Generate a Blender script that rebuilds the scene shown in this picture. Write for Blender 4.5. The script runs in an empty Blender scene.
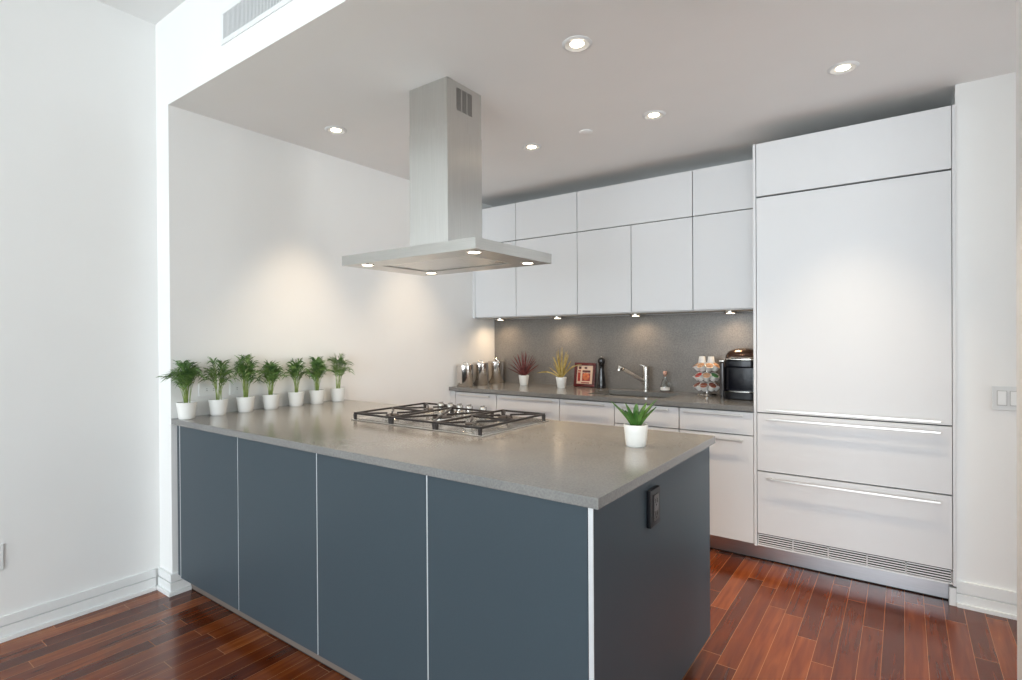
import bpy, bmesh, math, random
from mathutils import Vector, Matrix

SC = bpy.context.scene
COL = SC.collection
PI = math.pi

# ------------------------------------------------------------------ camera
cam_data = bpy.data.cameras.new('camera')
cam_data.sensor_fit = 'HORIZONTAL'
cam_data.sensor_width = 36.0
cam_data.lens = 542.47 / 1022 * 36.0
cam_data.clip_start = 0.02
cam = bpy.data.objects.new('camera', cam_data)
COL.objects.link(cam)


def camera_axes(yaw, pitch, roll):
    cy, sy, cp, sp = math.cos(yaw), math.sin(yaw), math.cos(pitch), math.sin(pitch)
    f = Vector((-sy * cp, cy * cp, sp))
    r = Vector((cy, sy, 0))
    u = r.cross(f)
    cr, sr = math.cos(roll), math.sin(roll)
    return cr * r + sr * u, -sr * r + cr * u, f


r_, u_, f_ = camera_axes(math.radians(35.907), math.radians(-0.249), math.radians(-0.357))
mw = Matrix.Identity(4)
for i in range(3):
    mw[i][0], mw[i][1], mw[i][2] = r_[i], u_[i], -f_[i]
mw[0][3], mw[1][3], mw[2][3] = 0.0, 0.0, 1.33
cam.matrix_world = mw
SC.camera = cam

# ------------------------------------------------------------------ world, daylight, exposure
SC.view_settings.view_transform = 'Standard'
SC.view_settings.look = 'None'
SC.view_settings.gamma = 1.0
SC.view_settings.use_curve_mapping = False
SC.view_settings.exposure = 0.16

world = bpy.data.worlds.new('sky')
SC.world = world
world.use_nodes = True
world.node_tree.nodes['Background'].inputs['Color'].default_value = (0.75, 0.86, 1.0, 1)
world.node_tree.nodes['Background'].inputs['Strength'].default_value = 1.0


def area_light(name, loc, rot, sx, sy, power, color):
    d = bpy.data.lights.new(name, 'AREA')
    d.shape = 'RECTANGLE'
    d.size, d.size_y = sx, sy
    d.energy = power
    d.color = color
    o = bpy.data.objects.new(name, d)
    o.location = loc
    o.rotation_euler = rot
    COL.objects.link(o)
    return o


# daylight entering through the tall windows behind the camera (facing +Y)
area_light('window_daylight', (0.3, -6.88, 1.50), (PI / 2, 0, 0), 6.4, 2.6, 372, (0.86, 0.94, 1.0))
# added fill light from the unseen passage right of the fridge wall (facing -X)
area_light('passage_fill', (4.42, 2.80, 1.30), (PI / 2, 0, PI / 2), 1.1, 2.2, 48, (0.92, 0.97, 1.0))

DOWNLIGHT_W = 60.0
HOODLIGHT_W = 10.0
UNDERLIGHT_W = 4.5
WARM = (1.0, 0.78, 0.54)
WARMER = (1.0, 0.72, 0.46)


# ------------------------------------------------------------------ materials
def lin(c):
    out = []
    for v in c[:3]:
        v = v / 255.0
        out.append(v / 12.92 if v <= 0.04045 else ((v + 0.055) / 1.055) ** 2.4)
    return (out[0], out[1], out[2], 1.0)


def new_mat(name):
    m = bpy.data.materials.new(name)
    m.use_nodes = True
    nt = m.node_tree
    return m, nt, nt.nodes['Principled BSDF'], nt.nodes, nt.links


def mat(name, rgb, rough=0.5, metal=0.0, var=0.04, scale=12.0, bump=0.0, coat=0.0, spec=0.5, stretch=None,
        rough_var=0.0):
    """principled material with a slight procedural variation of colour (and roughness)"""
    m, nt, b, N, L = new_mat(name)
    c = lin(rgb)
    tc = N.new('ShaderNodeTexCoord')
    mp = N.new('ShaderNodeMapping')
    if stretch:
        mp.inputs['Scale'].default_value = stretch
    L.new(tc.outputs['Object'], mp.inputs['Vector'])
    nz = N.new('ShaderNodeTexNoise')
    nz.inputs['Scale'].default_value = scale
    nz.inputs['Detail'].default_value = 4.0
    L.new(mp.outputs['Vector'], nz.inputs['Vector'])
    cr = N.new('ShaderNodeValToRGB')
    cr.color_ramp.elements[0].position = 0.3
    cr.color_ramp.elements[1].position = 0.7
    cr.color_ramp.elements[0].color = (c[0] * (1 - var), c[1] * (1 - var), c[2] * (1 - var), 1)
    cr.color_ramp.elements[1].color = (min(1, c[0] * (1 + var)), min(1, c[1] * (1 + var)), min(1, c[2] * (1 + var)), 1)
    L.new(nz.outputs['Fac'], cr.inputs['Fac'])
    L.new(cr.outputs['Color'], b.inputs['Base Color'])
    b.inputs['Roughness'].default_value = rough
    b.inputs['Metallic'].default_value = metal
    b.inputs['Specular IOR Level'].default_value = spec
    b.inputs['Coat Weight'].default_value = coat
    b.inputs['Coat Roughness'].default_value = 0.08
    if rough_var:
        mr = N.new('ShaderNodeMapRange')
        mr.inputs['To Min'].default_value = rough - rough_var
        mr.inputs['To Max'].default_value = rough + rough_var
        L.new(nz.outputs['Fac'], mr.inputs['Value'])
        L.new(mr.outputs['Result'], b.inputs['Roughness'])
    if bump:
        bp = N.new('ShaderNodeBump')
        bp.inputs['Strength'].default_value = bump
        bp.inputs['Distance'].default_value = 0.002
        L.new(nz.outputs['Fac'], bp.inputs['Height'])
        L.new(bp.outputs['Normal'], b.inputs['Normal'])
    return m


def brushed_steel(name, rgb, rough, stretch, aniso=0.0):
    m = mat(name, rgb, rough, 1.0, 0.06, 20.0, stretch=stretch, rough_var=0.05)
    b = m.node_tree.nodes['Principled BSDF']
    b.inputs['Anisotropic'].default_value = aniso
    if aniso:
        tg = m.node_tree.nodes.new('ShaderNodeTangent')
        tg.direction_type = 'RADIAL'
        tg.axis = 'Z'
        m.node_tree.links.new(tg.outputs[0], b.inputs['Tangent'])
    return m


def emit(name, rgb, strength):
    m, nt, b, N, L = new_mat(name)
    b.inputs['Base Color'].default_value = lin(rgb)
    b.inputs['Emission Color'].default_value = lin(rgb)
    b.inputs['Emission Strength'].default_value = strength
    return m


def stone(name, dark, light, rough, fine=160.0):
    m, nt, b, N, L = new_mat(name)
    tc = N.new('ShaderNodeTexCoord')
    n1 = N.new('ShaderNodeTexNoise')
    n1.inputs['Scale'].default_value = fine
    n1.inputs['Detail'].default_value = 3.0
    n2 = N.new('ShaderNodeTexNoise')
    n2.inputs['Scale'].default_value = 5.0
    n2.inputs['Detail'].default_value = 5.0
    mx = N.new('ShaderNodeMix')
    mx.inputs['Factor'].default_value = 0.30
    for n in (n1, n2):
        L.new(tc.outputs['Object'], n.inputs['Vector'])
    L.new(n1.outputs['Fac'], mx.inputs[2])
    L.new(n2.outputs['Fac'], mx.inputs[3])
    cr = N.new('ShaderNodeValToRGB')
    cr.color_ramp.elements[0].position = 0.36
    cr.color_ramp.elements[0].color = lin(dark)
    cr.color_ramp.elements[1].position = 0.64
    cr.color_ramp.elements[1].color = lin(light)
    L.new(mx.outputs[0], cr.inputs['Fac'])
    L.new(cr.outputs['Color'], b.inputs['Base Color'])
    b.inputs['Roughness'].default_value = rough
    b.inputs['Specular IOR Level'].default_value = 0.75
    return m


def math_node(N, L, op, a, b=None):
    n = N.new('ShaderNodeMath')
    n.operation = op
    for i, v in enumerate((a, b)):
        if v is None:
            continue
        if isinstance(v, (int, float)):
            n.inputs[i].default_value = v
        else:
            L.new(v, n.inputs[i])
    return n.outputs[0]


def wood_floor():
    m, nt, b, N, L = new_mat('cherry_plank_floor')
    tc = N.new('ShaderNodeTexCoord')
    sp = N.new('ShaderNodeSeparateXYZ')
    L.new(tc.outputs['Object'], sp.inputs[0])
    x, y = sp.outputs[0], sp.outputs[1]
    W, LEN = 0.0775, 0.85
    u = math_node(N, L, 'DIVIDE', x, W)
    row = math_node(N, L, 'FLOOR', u)
    fu = math_node(N, L, 'FRACT', u)
    wn = N.new('ShaderNodeTexWhiteNoise')
    wn.noise_dimensions = '1D'
    L.new(row, wn.inputs['W'])
    off = math_node(N, L, 'MULTIPLY', wn.outputs['Value'], 7.0)
    v = math_node(N, L, 'ADD', math_node(N, L, 'DIVIDE', y, LEN), off)
    cell = math_node(N, L, 'FLOOR', v)
    fv = math_node(N, L, 'FRACT', v)
    cv = N.new('ShaderNodeCombineXYZ')
    L.new(row, cv.inputs[0])
    L.new(cell, cv.inputs[1])
    w2 = N.new('ShaderNodeTexWhiteNoise')
    w2.noise_dimensions = '2D'
    L.new(cv.outputs[0], w2.inputs['Vector'])
    # grain: noise stretched along the boards, shifted per board
    gv = N.new('ShaderNodeCombineXYZ')
    L.new(math_node(N, L, 'MULTIPLY', x, 38.0), gv.inputs[0])
    L.new(math_node(N, L, 'MULTIPLY', y, 3.0), gv.inputs[1])
    L.new(math_node(N, L, 'MULTIPLY', w2.outputs['Value'], 40.0), gv.inputs[2])
    gn = N.new('ShaderNodeTexNoise')
    gn.inputs['Scale'].default_value = 1.0
    gn.inputs['Detail'].default_value = 6.0
    gn.inputs['Distortion'].default_value = 0.6
    L.new(gv.outputs[0], gn.inputs['Vector'])
    t = math_node(N, L, 'ADD', math_node(N, L, 'ADD', math_node(N, L, 'MULTIPLY', math_node(N, L, 'POWER', w2.outputs['Value'], 1.3), 0.56), 0.14),
                  math_node(N, L, 'MULTIPLY', math_node(N, L, 'SUBTRACT', gn.outputs['Fac'], 0.32), 0.75))
    cr = N.new('ShaderNodeValToRGB')
    e = cr.color_ramp.elements
    e[0].position = 0.02
    e[0].color = lin((58, 25, 11))
    e[1].position = 1.0
    e[1].color = lin((182, 114, 60))
    for p, c in ((0.30, (86, 37, 15)), (0.58, (110, 51, 20)), (0.82, (138, 71, 32))):
        k = e.new(p)
        k.color = lin(c)
    L.new(t, cr.inputs['Fac'])
    # seam between boards, its pale colour painting light caught by the bevels
    du = math_node(N, L, 'MINIMUM', fu, math_node(N, L, 'SUBTRACT', 1.0, fu))
    dv = math_node(N, L, 'MINIMUM', fv, math_node(N, L, 'SUBTRACT', 1.0, fv))
    su = math_node(N, L, 'LESS_THAN', du, 0.012)
    sv = math_node(N, L, 'LESS_THAN', dv, 0.0016)
    seam = math_node(N, L, 'MAXIMUM', su, sv)
    mx = N.new('ShaderNodeMix')
    mx.data_type = 'RGBA'
    L.new(math_node(N, L, 'MULTIPLY', seam, 0.7), mx.inputs['Factor'])
    L.new(cr.outputs['Color'], mx.inputs[6])
    mx.inputs[7].default_value = lin((190, 130, 84))
    L.new(mx.outputs[2], b.inputs['Base Color'])
    b.inputs['Roughness'].default_value = 0.18
    b.inputs['Specular IOR Level'].default_value = 0.5
    bp = N.new('ShaderNodeBump')
    bp.inputs['Strength'].default_value = 0.10
    bp.inputs['Distance'].default_value = 0.002
    L.new(gn.outputs['Fac'], bp.inputs['Height'])
    L.new(bp.outputs['Normal'], b.inputs['Normal'])
    return m


def glass(name, rgb=(245, 250, 250), rough=0.02):
    m, nt, b, N, L = new_mat(name)
    b.inputs['Base Color'].default_value = lin(rgb)
    b.inputs['Transmission Weight'].default_value = 1.0
    b.inputs['Roughness'].default_value = rough
    b.inputs['IOR'].default_value = 1.45
    return m


def leaf_mat(name, a, bcol, rough=0.45, scale=30.0):
    m, nt, b, N, L = new_mat(name)
    tc = N.new('ShaderNodeTexCoord')
    nz = N.new('ShaderNodeTexNoise')
    nz.inputs['Scale'].default_value = scale
    L.new(tc.outputs['Object'], nz.inputs['Vector'])
    cr = N.new('ShaderNodeValToRGB')
    cr.color_ramp.elements[0].position = 0.35
    cr.color_ramp.elements[0].color = lin(a)
    cr.color_ramp.elements[1].position = 0.65
    cr.color_ramp.elements[1].color = lin(bcol)
    L.new(nz.outputs['Fac'], cr.inputs['Fac'])
    L.new(cr.outputs['Color'], b.inputs['Base Color'])
    b.inputs['Roughness'].default_value = rough
    return m


M = {}
M['wall'] = mat('white_wall_paint', (240, 240, 238), 0.65, var=0.01, scale=3)
M['ceiling'] = mat('ceiling_paint', (240, 240, 239), 0.7, var=0.01, scale=3)
M['trim'] = mat('white_trim_paint', (238, 240, 239), 0.35, var=0.01)
M['floor'] = wood_floor()
M['pale_floor'] = mat('pale_bounce_floor', (222, 218, 210), 0.9, var=0.03, scale=60)  # made-up pale finish that bounces light towards the kitchen ceiling
M['lacquer'] = mat('white_lacquer', (224, 225, 226), 0.5, var=0.008, scale=2)
M['carcass'] = mat('white_carcass', (196, 197, 196), 0.45, var=0.01)
M['gap'] = mat('shadow_gap_liner', (70, 72, 74), 0.6, var=0.02)  # dark grey that puts shade into the gaps between fronts
M['anthracite'] = mat('anthracite_lacquer', (64, 75, 82), 0.38, var=0.02, scale=160, spec=0.2)
M['edge_alu'] = mat('aluminium_edge', (214, 218, 220), 0.35, 0.3, var=0.02)
M['stone'] = stone('grey_stone_worktop', (113, 113, 112), (130, 129, 126), 0.18)
M['splash'] = stone('dark_grey_stone', (98, 94, 90), (126, 121, 115), 0.34, 120)
M['steel_v'] = brushed_steel('brushed_steel_vertical', (206, 205, 201), 0.34, (30, 30, 0.3), 0.75)
M['steel_h'] = brushed_steel('brushed_steel_horizontal', (204, 203, 199), 0.30, (0.3, 0.3, 40))
M['steel'] = mat('satin_steel', (200, 198, 193), 0.24, 1.0, 0.04, 15)
M['bar'] = mat('satin_bar_steel', (226, 225, 222), 0.34, 0.75, 0.02, 15)
M['chrome'] = mat('polished_chrome', (214, 212, 208), 0.07, 1.0, 0.02)
M['polished'] = mat('polished_steel', (222, 216, 210), 0.15, 1.0, 0.03)
M['toe_steel'] = brushed_steel('toe_steel', (190, 190, 193), 0.34, (0.4, 0.4, 14))
M['toe_paint'] = mat('plinth_reflection_taupe', (122, 110, 102), 0.4, 0.1, var=0.02)  # metal plinth, the floor's brownish reflection put into its colour
M['iron'] = mat('cast_iron', (46, 42, 41), 0.42, 0.2, 0.1, 60, 0.15)
M['black_plastic'] = mat('black_plastic', (12, 13, 18), 0.32, var=0.05, spec=0.3)
M['black_gloss'] = mat('gloss_black_plastic', (10, 12, 22), 0.16, var=0.05, spec=0.3)
M['bronze'] = mat('bronze_lid', (96, 74, 64), 0.20, 0.7, 0.04)
M['dark_tank'] = mat('smoky_tank_plastic', (62, 58, 58), 0.15, var=0.05)
M['matt_black'] = mat('matt_black_fill', (20, 18, 18), 0.7, var=0.05)  # matt black for outlet slots and the painted shadow under plinths
M['vent_white'] = mat('vent_white_metal', (236, 238, 238), 0.4, var=0.01)
M['vent_dark'] = mat('vent_interior', (92, 96, 98), 0.7, var=0.03)
M['slot_dark'] = mat('dark_slot', (16, 16, 18), 0.7, var=0.03)
M['ceramic'] = mat('white_ceramic', (236, 236, 232), 0.30, var=0.01, coat=0.2)
M['soil'] = mat('potting_soil', (52, 40, 30), 0.9, var=0.3, scale=120, bump=0.6)
M['palm'] = leaf_mat('palm_leaf_green', (42, 80, 34), (110, 146, 74))
M['palm_stem'] = leaf_mat('palm_stem_green', (112, 140, 62), (158, 176, 96))
M['succulent'] = leaf_mat('aloe_leaf_green', (30, 80, 28), (86, 124, 54), 0.35, 22)
M['red_leaf'] = leaf_mat('burgundy_leaf', (74, 24, 26), (124, 56, 52))
M['yellow_leaf'] = leaf_mat('straw_leaf', (156, 128, 52), (208, 184, 112))
M['plastic_white'] = mat('white_switch_plastic', (224, 226, 226), 0.3, var=0.01)
M['frame_red'] = mat('dark_red_frame', (88, 20, 20), 0.22, var=0.08, coat=0.3)
M['picture_cream'] = mat('picture_paper', (226, 196, 170), 0.5, var=0.05, scale=40)
M['picture_red'] = mat('picture_red_ink', (158, 44, 30), 0.5, var=0.25, scale=50)
M['picture_orange'] = mat('picture_orange_ink', (206, 112, 66), 0.5, var=0.2, scale=60)
M['picture_dark'] = mat('picture_dark_ink', (84, 26, 24), 0.5, var=0.2, scale=60)
M['mill'] = mat('black_lacquered_wood', (20, 18, 20), 0.18, var=0.05, coat=0.3)
M['glass'] = glass('clear_glass')
M['cork'] = mat('cork', (206, 158, 140), 0.7, var=0.12, scale=90)
M['soap'] = glass('clear_liquid', (236, 238, 236), 0.05)
M['pod_white'] = mat('pod_white_plastic', (232, 230, 226), 0.4, var=0.02)
M['lid_tan'] = mat('pod_foil_tan', (198, 152, 116), 0.35, var=0.2, scale=60)
M['lid_red'] = mat('pod_foil_red', (196, 58, 52), 0.35, var=0.15, scale=60)
M['lid_green'] = mat('pod_foil_green', (72, 138, 74), 0.35, var=0.15, scale=60)
M['lid_brown'] = mat('pod_foil_brown', (132, 72, 52), 0.35, var=0.2, scale=60)
M['lid_white'] = mat('pod_foil_white', (226, 224, 218), 0.35, var=0.05, scale=60)
M['lamp'] = emit('warm_lamp', (255, 236, 205), 14.0)
M['hoodlamp'] = emit('hood_lamp', (255, 240, 214), 12.0)
M['underlamp'] = emit('under_cabinet_lamp', (255, 238, 212), 6.0)


# ------------------------------------------------------------------ mesh builder
class B:
    def __init__(self):
        self.bm = bmesh.new()
        self.bevelled = False

    def _faces_of(self, vs):
        s = set(vs)
        return [f for f in self.bm.faces if all(v in s for v in f.verts)]

    def box(self, x0, x1, y0, y1, z0, z1, bev=0.0, seg=2):
        r = bmesh.ops.create_cube(self.bm, size=1.0)
        vs = r['verts']
        for v in vs:
            v.co = Vector(((x0 + x1) / 2 + v.co.x * (x1 - x0), (y0 + y1) / 2 + v.co.y * (y1 - y0),
                           (z0 + z1) / 2 + v.co.z * (z1 - z0)))
        if bev > 0:
            self.bevelled = True
            es = list({e for v in vs for e in v.link_edges})
            bmesh.ops.bevel(self.bm, geom=es, offset=bev, segments=seg, affect='EDGES', profile=0.5)
        return self

    def lathe(self, prof, c=(0, 0, 0), seg=32, axis=None):
        """prof: list of (radius, height); r == 0 closes at a point. axis: Matrix to orient"""
        rings = []
        mtx = axis if axis else Matrix.Identity(3)
        c = Vector(c)
        for r, z in prof:
            if r <= 1e-6:
                rings.append([self.bm.verts.new(c + mtx @ Vector((0, 0, z)))])
            else:
                rings.append([self.bm.verts.new(c + mtx @ Vector((r * math.cos(2 * PI * k / seg),
                                                                   r * math.sin(2 * PI * k / seg), z)))
                              for k in range(seg)])
        for a, b in zip(rings, rings[1:]):
            for k in range(seg):
                k2 = (k + 1) % seg
                if len(a) == 1 and len(b) == 1:
                    continue
                if len(a) == 1:
                    vs = (a[0], b[k2], b[k])
                elif len(b) == 1:
                    vs = (a[k], a[k2], b[0])
                else:
                    vs = (a[k], a[k2], b[k2], b[k])
                self.bm.faces.new(vs)
        return self

    def tube(self, pts, rad, seg=10, cap=True):
        pts = [Vector(p) for p in pts]
        n = len(pts)
        rads = rad if isinstance(rad, (list, tuple)) else [rad] * n
        t0 = (pts[1] - pts[0]).normalized()
        ref = Vector((0, 0, 1)) if abs(t0.z) < 0.9 else Vector((1, 0, 0))
        nrm = t0.cross(ref).normalized()
        rings = []
        for i, p in enumerate(pts):
            if i == 0:
                t = t0
            elif i == n - 1:
                t = (pts[-1] - pts[-2]).normalized()
            else:
                t = (pts[i + 1] - pts[i - 1]).normalized()
            nrm = (nrm - t * nrm.dot(t)).normalized()
            bn = t.cross(nrm)
            rings.append([self.bm.verts.new(p + rads[i] * (math.cos(2 * PI * k / seg) * nrm +
                                                            math.sin(2 * PI * k / seg) * bn)) for k in range(seg)])
        for a, b in zip(rings, rings[1:]):
            for k in range(seg):
                k2 = (k + 1) % seg
                self.bm.faces.new((a[k], a[k2], b[k2], b[k]))
        if cap:
            self.bm.faces.new(rings[0][::-1])
            self.bm.faces.new(rings[-1])
        return self

    def bar(self, a, b, w, h):
        """rectangular bar from a to b (width across, height up)"""
        a, b = Vector(a), Vector(b)
        t = (b - a).normalized()
        up = Vector((0, 0, 1)) if abs(t.z) < 0.95 else Vector((0, 1, 0))
        s = t.cross(up).normalized()
        u = s.cross(t).normalized()
        vs = []
        for p in (a, b):
            for i, j in ((-1, -1), (1, -1), (1, 1), (-1, 1)):
                vs.append(self.bm.verts.new(p + s * i * w / 2 + u * j * h / 2))
        for f in ((0, 1, 2, 3), (7, 6, 5, 4), (0, 4, 5, 1), (1, 5, 6, 2), (2, 6, 7, 3), (3, 7, 4, 0)):
            self.bm.faces.new([vs[k] for k in f])
        return self

    def prism(self, outline, z0, z1, bev=0.0, seg=2):
        lo = [self.bm.verts.new((x, y, z0)) for x, y in outline]
        hi = [self.bm.verts.new((x, y, z1)) for x, y in outline]
        n = len(outline)
        fs = [self.bm.faces.new(lo[::-1]), self.bm.faces.new(hi)]
        for k in range(n):
            fs.append(self.bm.faces.new((lo[k], lo[(k + 1) % n], hi[(k + 1) % n], hi[k])))
        if bev > 0:
            self.bevelled = True
            es = list(fs[0].edges) + list(fs[1].edges)
            bmesh.ops.bevel(self.bm, geom=es, offset=bev, segments=seg, affect='EDGES', profile=0.5)
        return self

    def ribbon(self, pts, widths, side, fold=0.0, thick=0.0):
        """a leaf blade: strip along pts, widths per point, side = across vector"""
        pts = [Vector(p) for p in pts]
        side = Vector(side).normalized()
        rows = []
        for i, p in enumerate(pts):
            t = (pts[min(i + 1, len(pts) - 1)] - pts[max(i - 1, 0)]).normalized()
            s = (side - t * side.dot(t)).normalized()
            nn = s.cross(t)
            w = widths[i]
            rows.append([self.bm.verts.new(p - s * w + nn * fold * w), self.bm.verts.new(p - nn * thick * w),
                         self.bm.verts.new(p + s * w + nn * fold * w)])
        for a, b in zip(rows, rows[1:]):
            for k in range(2):
                self.bm.faces.new((a[k], a[k + 1], b[k + 1], b[k]))
        return self

    def mesh(self, name, m, origin=(0, 0, 0), angle=35):
        bmesh.ops.recalc_face_normals(self.bm, faces=self.bm.faces[:])
        o = Vector(origin)
        if o.length > 0:
            for v in self.bm.verts:
                v.co -= o
        me = bpy.data.meshes.new(name)
        self.bm.to_mesh(me)
        self.bm.free()
        me.materials.append(m)
        for p in me.polygons:
            p.use_smooth = True
        me.set_sharp_from_angle(angle=math.radians(angle))
        return me


def tag(o, label=None, cat=None, group=None, kind=None):
    if label:
        o['label'] = label
    if cat:
        o['category'] = cat
    if group:
        o['group'] = group
    if kind:
        o['kind'] = kind
    return o


def thing(name, label, cat, loc, group=None):
    o = bpy.data.objects.new(name, None)
    o.empty_display_size = 0.05
    o.location = loc
    COL.objects.link(o)
    return tag(o, label, cat, group)


def world_loc(o):
    v = Vector(o.location)
    while o.parent:
        o = o.parent
        v = v + Vector(o.location)
    return v


def harden(o, b):
    if b.bevelled:
        w = o.modifiers.new('weighted_normals', 'WEIGHTED_NORMAL')
        w.keep_sharp = True
        w.weight = 90


def part(name, b, m, parent, label=None):
    """b built in world coordinates; becomes a child of parent (parts have their origin at the thing's origin)"""
    root = parent
    while root.parent:
        root = root.parent
    me = b.mesh(name, M[m], root.location)
    o = bpy.data.objects.new(name, me)
    COL.objects.link(o)
    o.parent = parent
    harden(o, b)
    if label:
        o['label'] = label
    return o


def solo(name, b, m, label, cat, origin=(0, 0, 0), group=None):
    me = b.mesh(name, M[m], origin)
    o = bpy.data.objects.new(name, me)
    o.location = origin
    COL.objects.link(o)
    harden(o, b)
    return tag(o, label, cat, group)


def struct(name, b, m, parent=None):
    me = b.mesh(name, M[m])
    o = bpy.data.objects.new(name, me)
    COL.objects.link(o)
    harden(o, b)
    if parent:
        o.parent = parent
    else:
        o['kind'] = 'structure'
    return o


def copy_thing(root, loc, label, group=None):
    def rec(o, parent):
        c = o.copy()
        COL.objects.link(c)
        c.parent = parent
        for ch in [k for k in bpy.data.objects if k.parent == o]:
            rec(ch, c)
        return c
    r = rec(root, None)
    r.location = loc
    r['label'] = label
    if group:
        r['group'] = group
    return r


# ------------------------------------------------------------------ the room
XW = -3.10        # kitchen side wall
XL = -3.246        # living-room side wall
YB = 4.035        # kitchen back wall
YH = 1.25         # bulkhead / pier front
ZK = 2.555        # kitchen ceiling
ZL = 3.02         # living-room ceiling

struct('floor', B().box(-3.45, 4.7, -1.0, 4.25, -0.06, 0.0), 'floor')
struct('floor_bounce', B().box(-3.45, 4.7, -7.1, -1.0, -0.06, 0.0), 'pale_floor')  # unseen floor, made pale to bounce light into the kitchen
struct('wall_left', B().box(-3.45, XL, -7.1, YH, 0, ZL), 'wall')
struct('wall_side', B().box(-3.45, XW, YH, YB, 0, ZK), 'wall')
struct('wall_back', B().box(-3.45, 4.7, YB, YB + 0.2, 0, ZK), 'wall')
struct('wall_right', B().box(0.207, 4.5, 3.44, YB, 0, ZK), 'wall')
struct('wall_passage', B().box(4.5, 4.7, 2.2, YB, 0, ZK), 'wall')
struct('wall_doorway', B().box(0.2728, 4.5, 2.07, 2.20, 0, ZK), 'wall')
struct('wall_east', B().box(4.5, 4.7, -7.1, 2.2, 0, ZL), 'wall')
struct('wall_header', B().box(-3.45, 4.7, YH, YH + 0.2, ZK, ZL), 'wall')
struct('ceiling_kitchen', B().box(-3.45, 4.7, YH + 0.2, YB + 0.2, ZK, ZK + 0.08), 'ceiling')
struct('ceiling', B().box(-3.45, 4.7, -7.1, YH + 0.2, ZL, ZL + 0.08), 'ceiling')
# window wall behind the camera: piers, sill and head round three tall openings
b = B()
b.box(-3.45, 4.7, -7.1, -6.95, 0, 0.18).box(-3.45, 4.7, -7.1, -6.95, 2.82, ZL)
for x0, x1 in ((-3.45, -2.95), (-0.86, -0.74), (1.34, 1.46), (3.55, 4.7)):
    b.box(x0, x1, -7.1, -6.95, 0.18, 2.82)
struct('wall_rear', b, 'wall')
for k, (x0, x1) in enumerate(((-2.95, -0.86), (-0.74, 1.34), (1.46, 3.55))):
    b = B()
    for a0, a1 in ((x0, x0 + 0.05), (x1 - 0.05, x1)):
        b.box(a0, a1, -7.06, -7.0, 0.18, 2.82)
    for z0 in (0.18, 2.77):
        b.box(x0 + 0.05, x1 - 0.05, -7.06, -7.0, z0, z0 + 0.05)
    struct('window_%d' % (k + 1), b, 'trim')


def baseboard(b, p0, p1, inward, h=0.108, corner=False):
    """two-step board along p0-p1 on the floor, thickness towards inward"""
    p0, p1, n = Vector(p0), Vector(p1), Vector(inward)
    for z0, z1, t in ((0.0, 0.020, 0.027), (0.020, 0.064, 0.016), (0.064, 0.069, 0.006), (0.069, h, 0.014)):
        e = p1 + (p1 - p0).normalized() * (t if corner else 0.0)
        q = [p0, e, e + n * t, p0 + n * t]
        x0, x1 = min(v.x for v in q), max(v.x for v in q)
        y0, y1 = min(v.y for v in q), max(v.y for v in q)
        b.box(x0, x1, y0, y1, z0, z1, 0.0012, 2)
    return b


struct('baseboard_left', baseboard(B(), (XL, -6.9, 0), (XL, YH - 0.028, 0), (1, 0, 0)), 'trim')
b = baseboard(B(), (XL, YH, 0), (XW, YH, 0), (0, -1, 0), corner=True)
baseboard(b, (XW, YH, 0), (XW, 1.333, 0), (1, 0, 0), 0.108)
struct('baseboard_side', b, 'trim')
b = baseboard(B(), (0.207, 3.44, 0), (4.49, 3.44, 0), (0, -1, 0), 0.125)
b.box(0.178, 0.206, 3.419, 3.474, 0, 0.088, 0.0018, 2)
struct('baseboard_right', b, 'trim')

# ------------------------------------------------------------------ peninsula
PT, PTH = 0.918, 0.030
PR = -0.633
PB = 2.315
solo('worktop', B().box(XW + 0.001, PR, YH, PB, PT - PTH, PT, 0.002), 'stone',
     'thick grey stone worktop of the peninsula under the row of potted palms', 'worktop', (-1.87, 1.78, PT - PTH))

seams = [-3.031, -2.451, -1.853, -1.256, -0.668]
plab = ['blue-grey peninsula cabinet front nearest the side wall, below the first palms',
        'blue-grey peninsula cabinet front second from the side wall',
        'wide blue-grey peninsula cabinet front third from the side wall, below the cooktop',
        'blue-grey peninsula cabinet front at the free corner beside the dark end panel']
for k in range(4):
    x0, x1 = seams[k], seams[k + 1]
    t = thing('peninsula_cabinet', plab[k], 'cabinet', ((x0 + x1) / 2, 1.8, 0.088), 'peninsula cabinets')
    part('body', B().box(x0 + 0.001, x1 - 0.001, 1.285, 2.27, 0.098, PT - PTH - 0.001), 'anthracite', t)
    part('front_panel', B().box(x0 + 0.003, x1 - 0.003, 1.262, 1.284, 0.098, PT - PTH - 0.004, 0.0012), 'anthracite', t)
    part('edge_strip', B().box(x0 - (0.0055 if k == 0 else 0.0028), x0 + 0.0028, 1.2635, 1.2845, 0.098, PT - PTH - 0.004), 'edge_alu', t,
         'pale aluminium edge strip')
solo('filler_strip', B().box(-3.084, -3.038, 1.272, 1.30, 0.098, PT - PTH - 0.001, 0.001), 'anthracite',
     'narrow dark filler strip between the white pier and the first peninsula cabinet', 'filler strip', (-3.07, 1.285, 0.129))
t = thing('end_panel', 'dark anthracite end panel of the peninsula facing the fridge', 'panel', (-0.655, 1.8, 0.088))
part('panel', B().box(-0.667, -0.654, 1.262, PB - 0.012, 0.088, PT - PTH - 0.001, 0.0008), 'anthracite', t)
part('front_edge', B().box(-0.6675, -0.6535, 1.2595, 1.2628, 0.088, PT - PTH - 0.001), 'edge_alu', t,
     'pale aluminium edge trim')
t = thing('peninsula_plinth', 'grey metal toe kick plinth running along the floor under the peninsula', 'plinth', (-1.9, 1.8, 0))
part('plate', B().box(-3.084, -0.71, 1.334, 1.35, 0.006, 0.097).box(-0.724, -0.71, 1.35, 2.25, 0.006, 0.087),
     'toe_paint', t)
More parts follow.
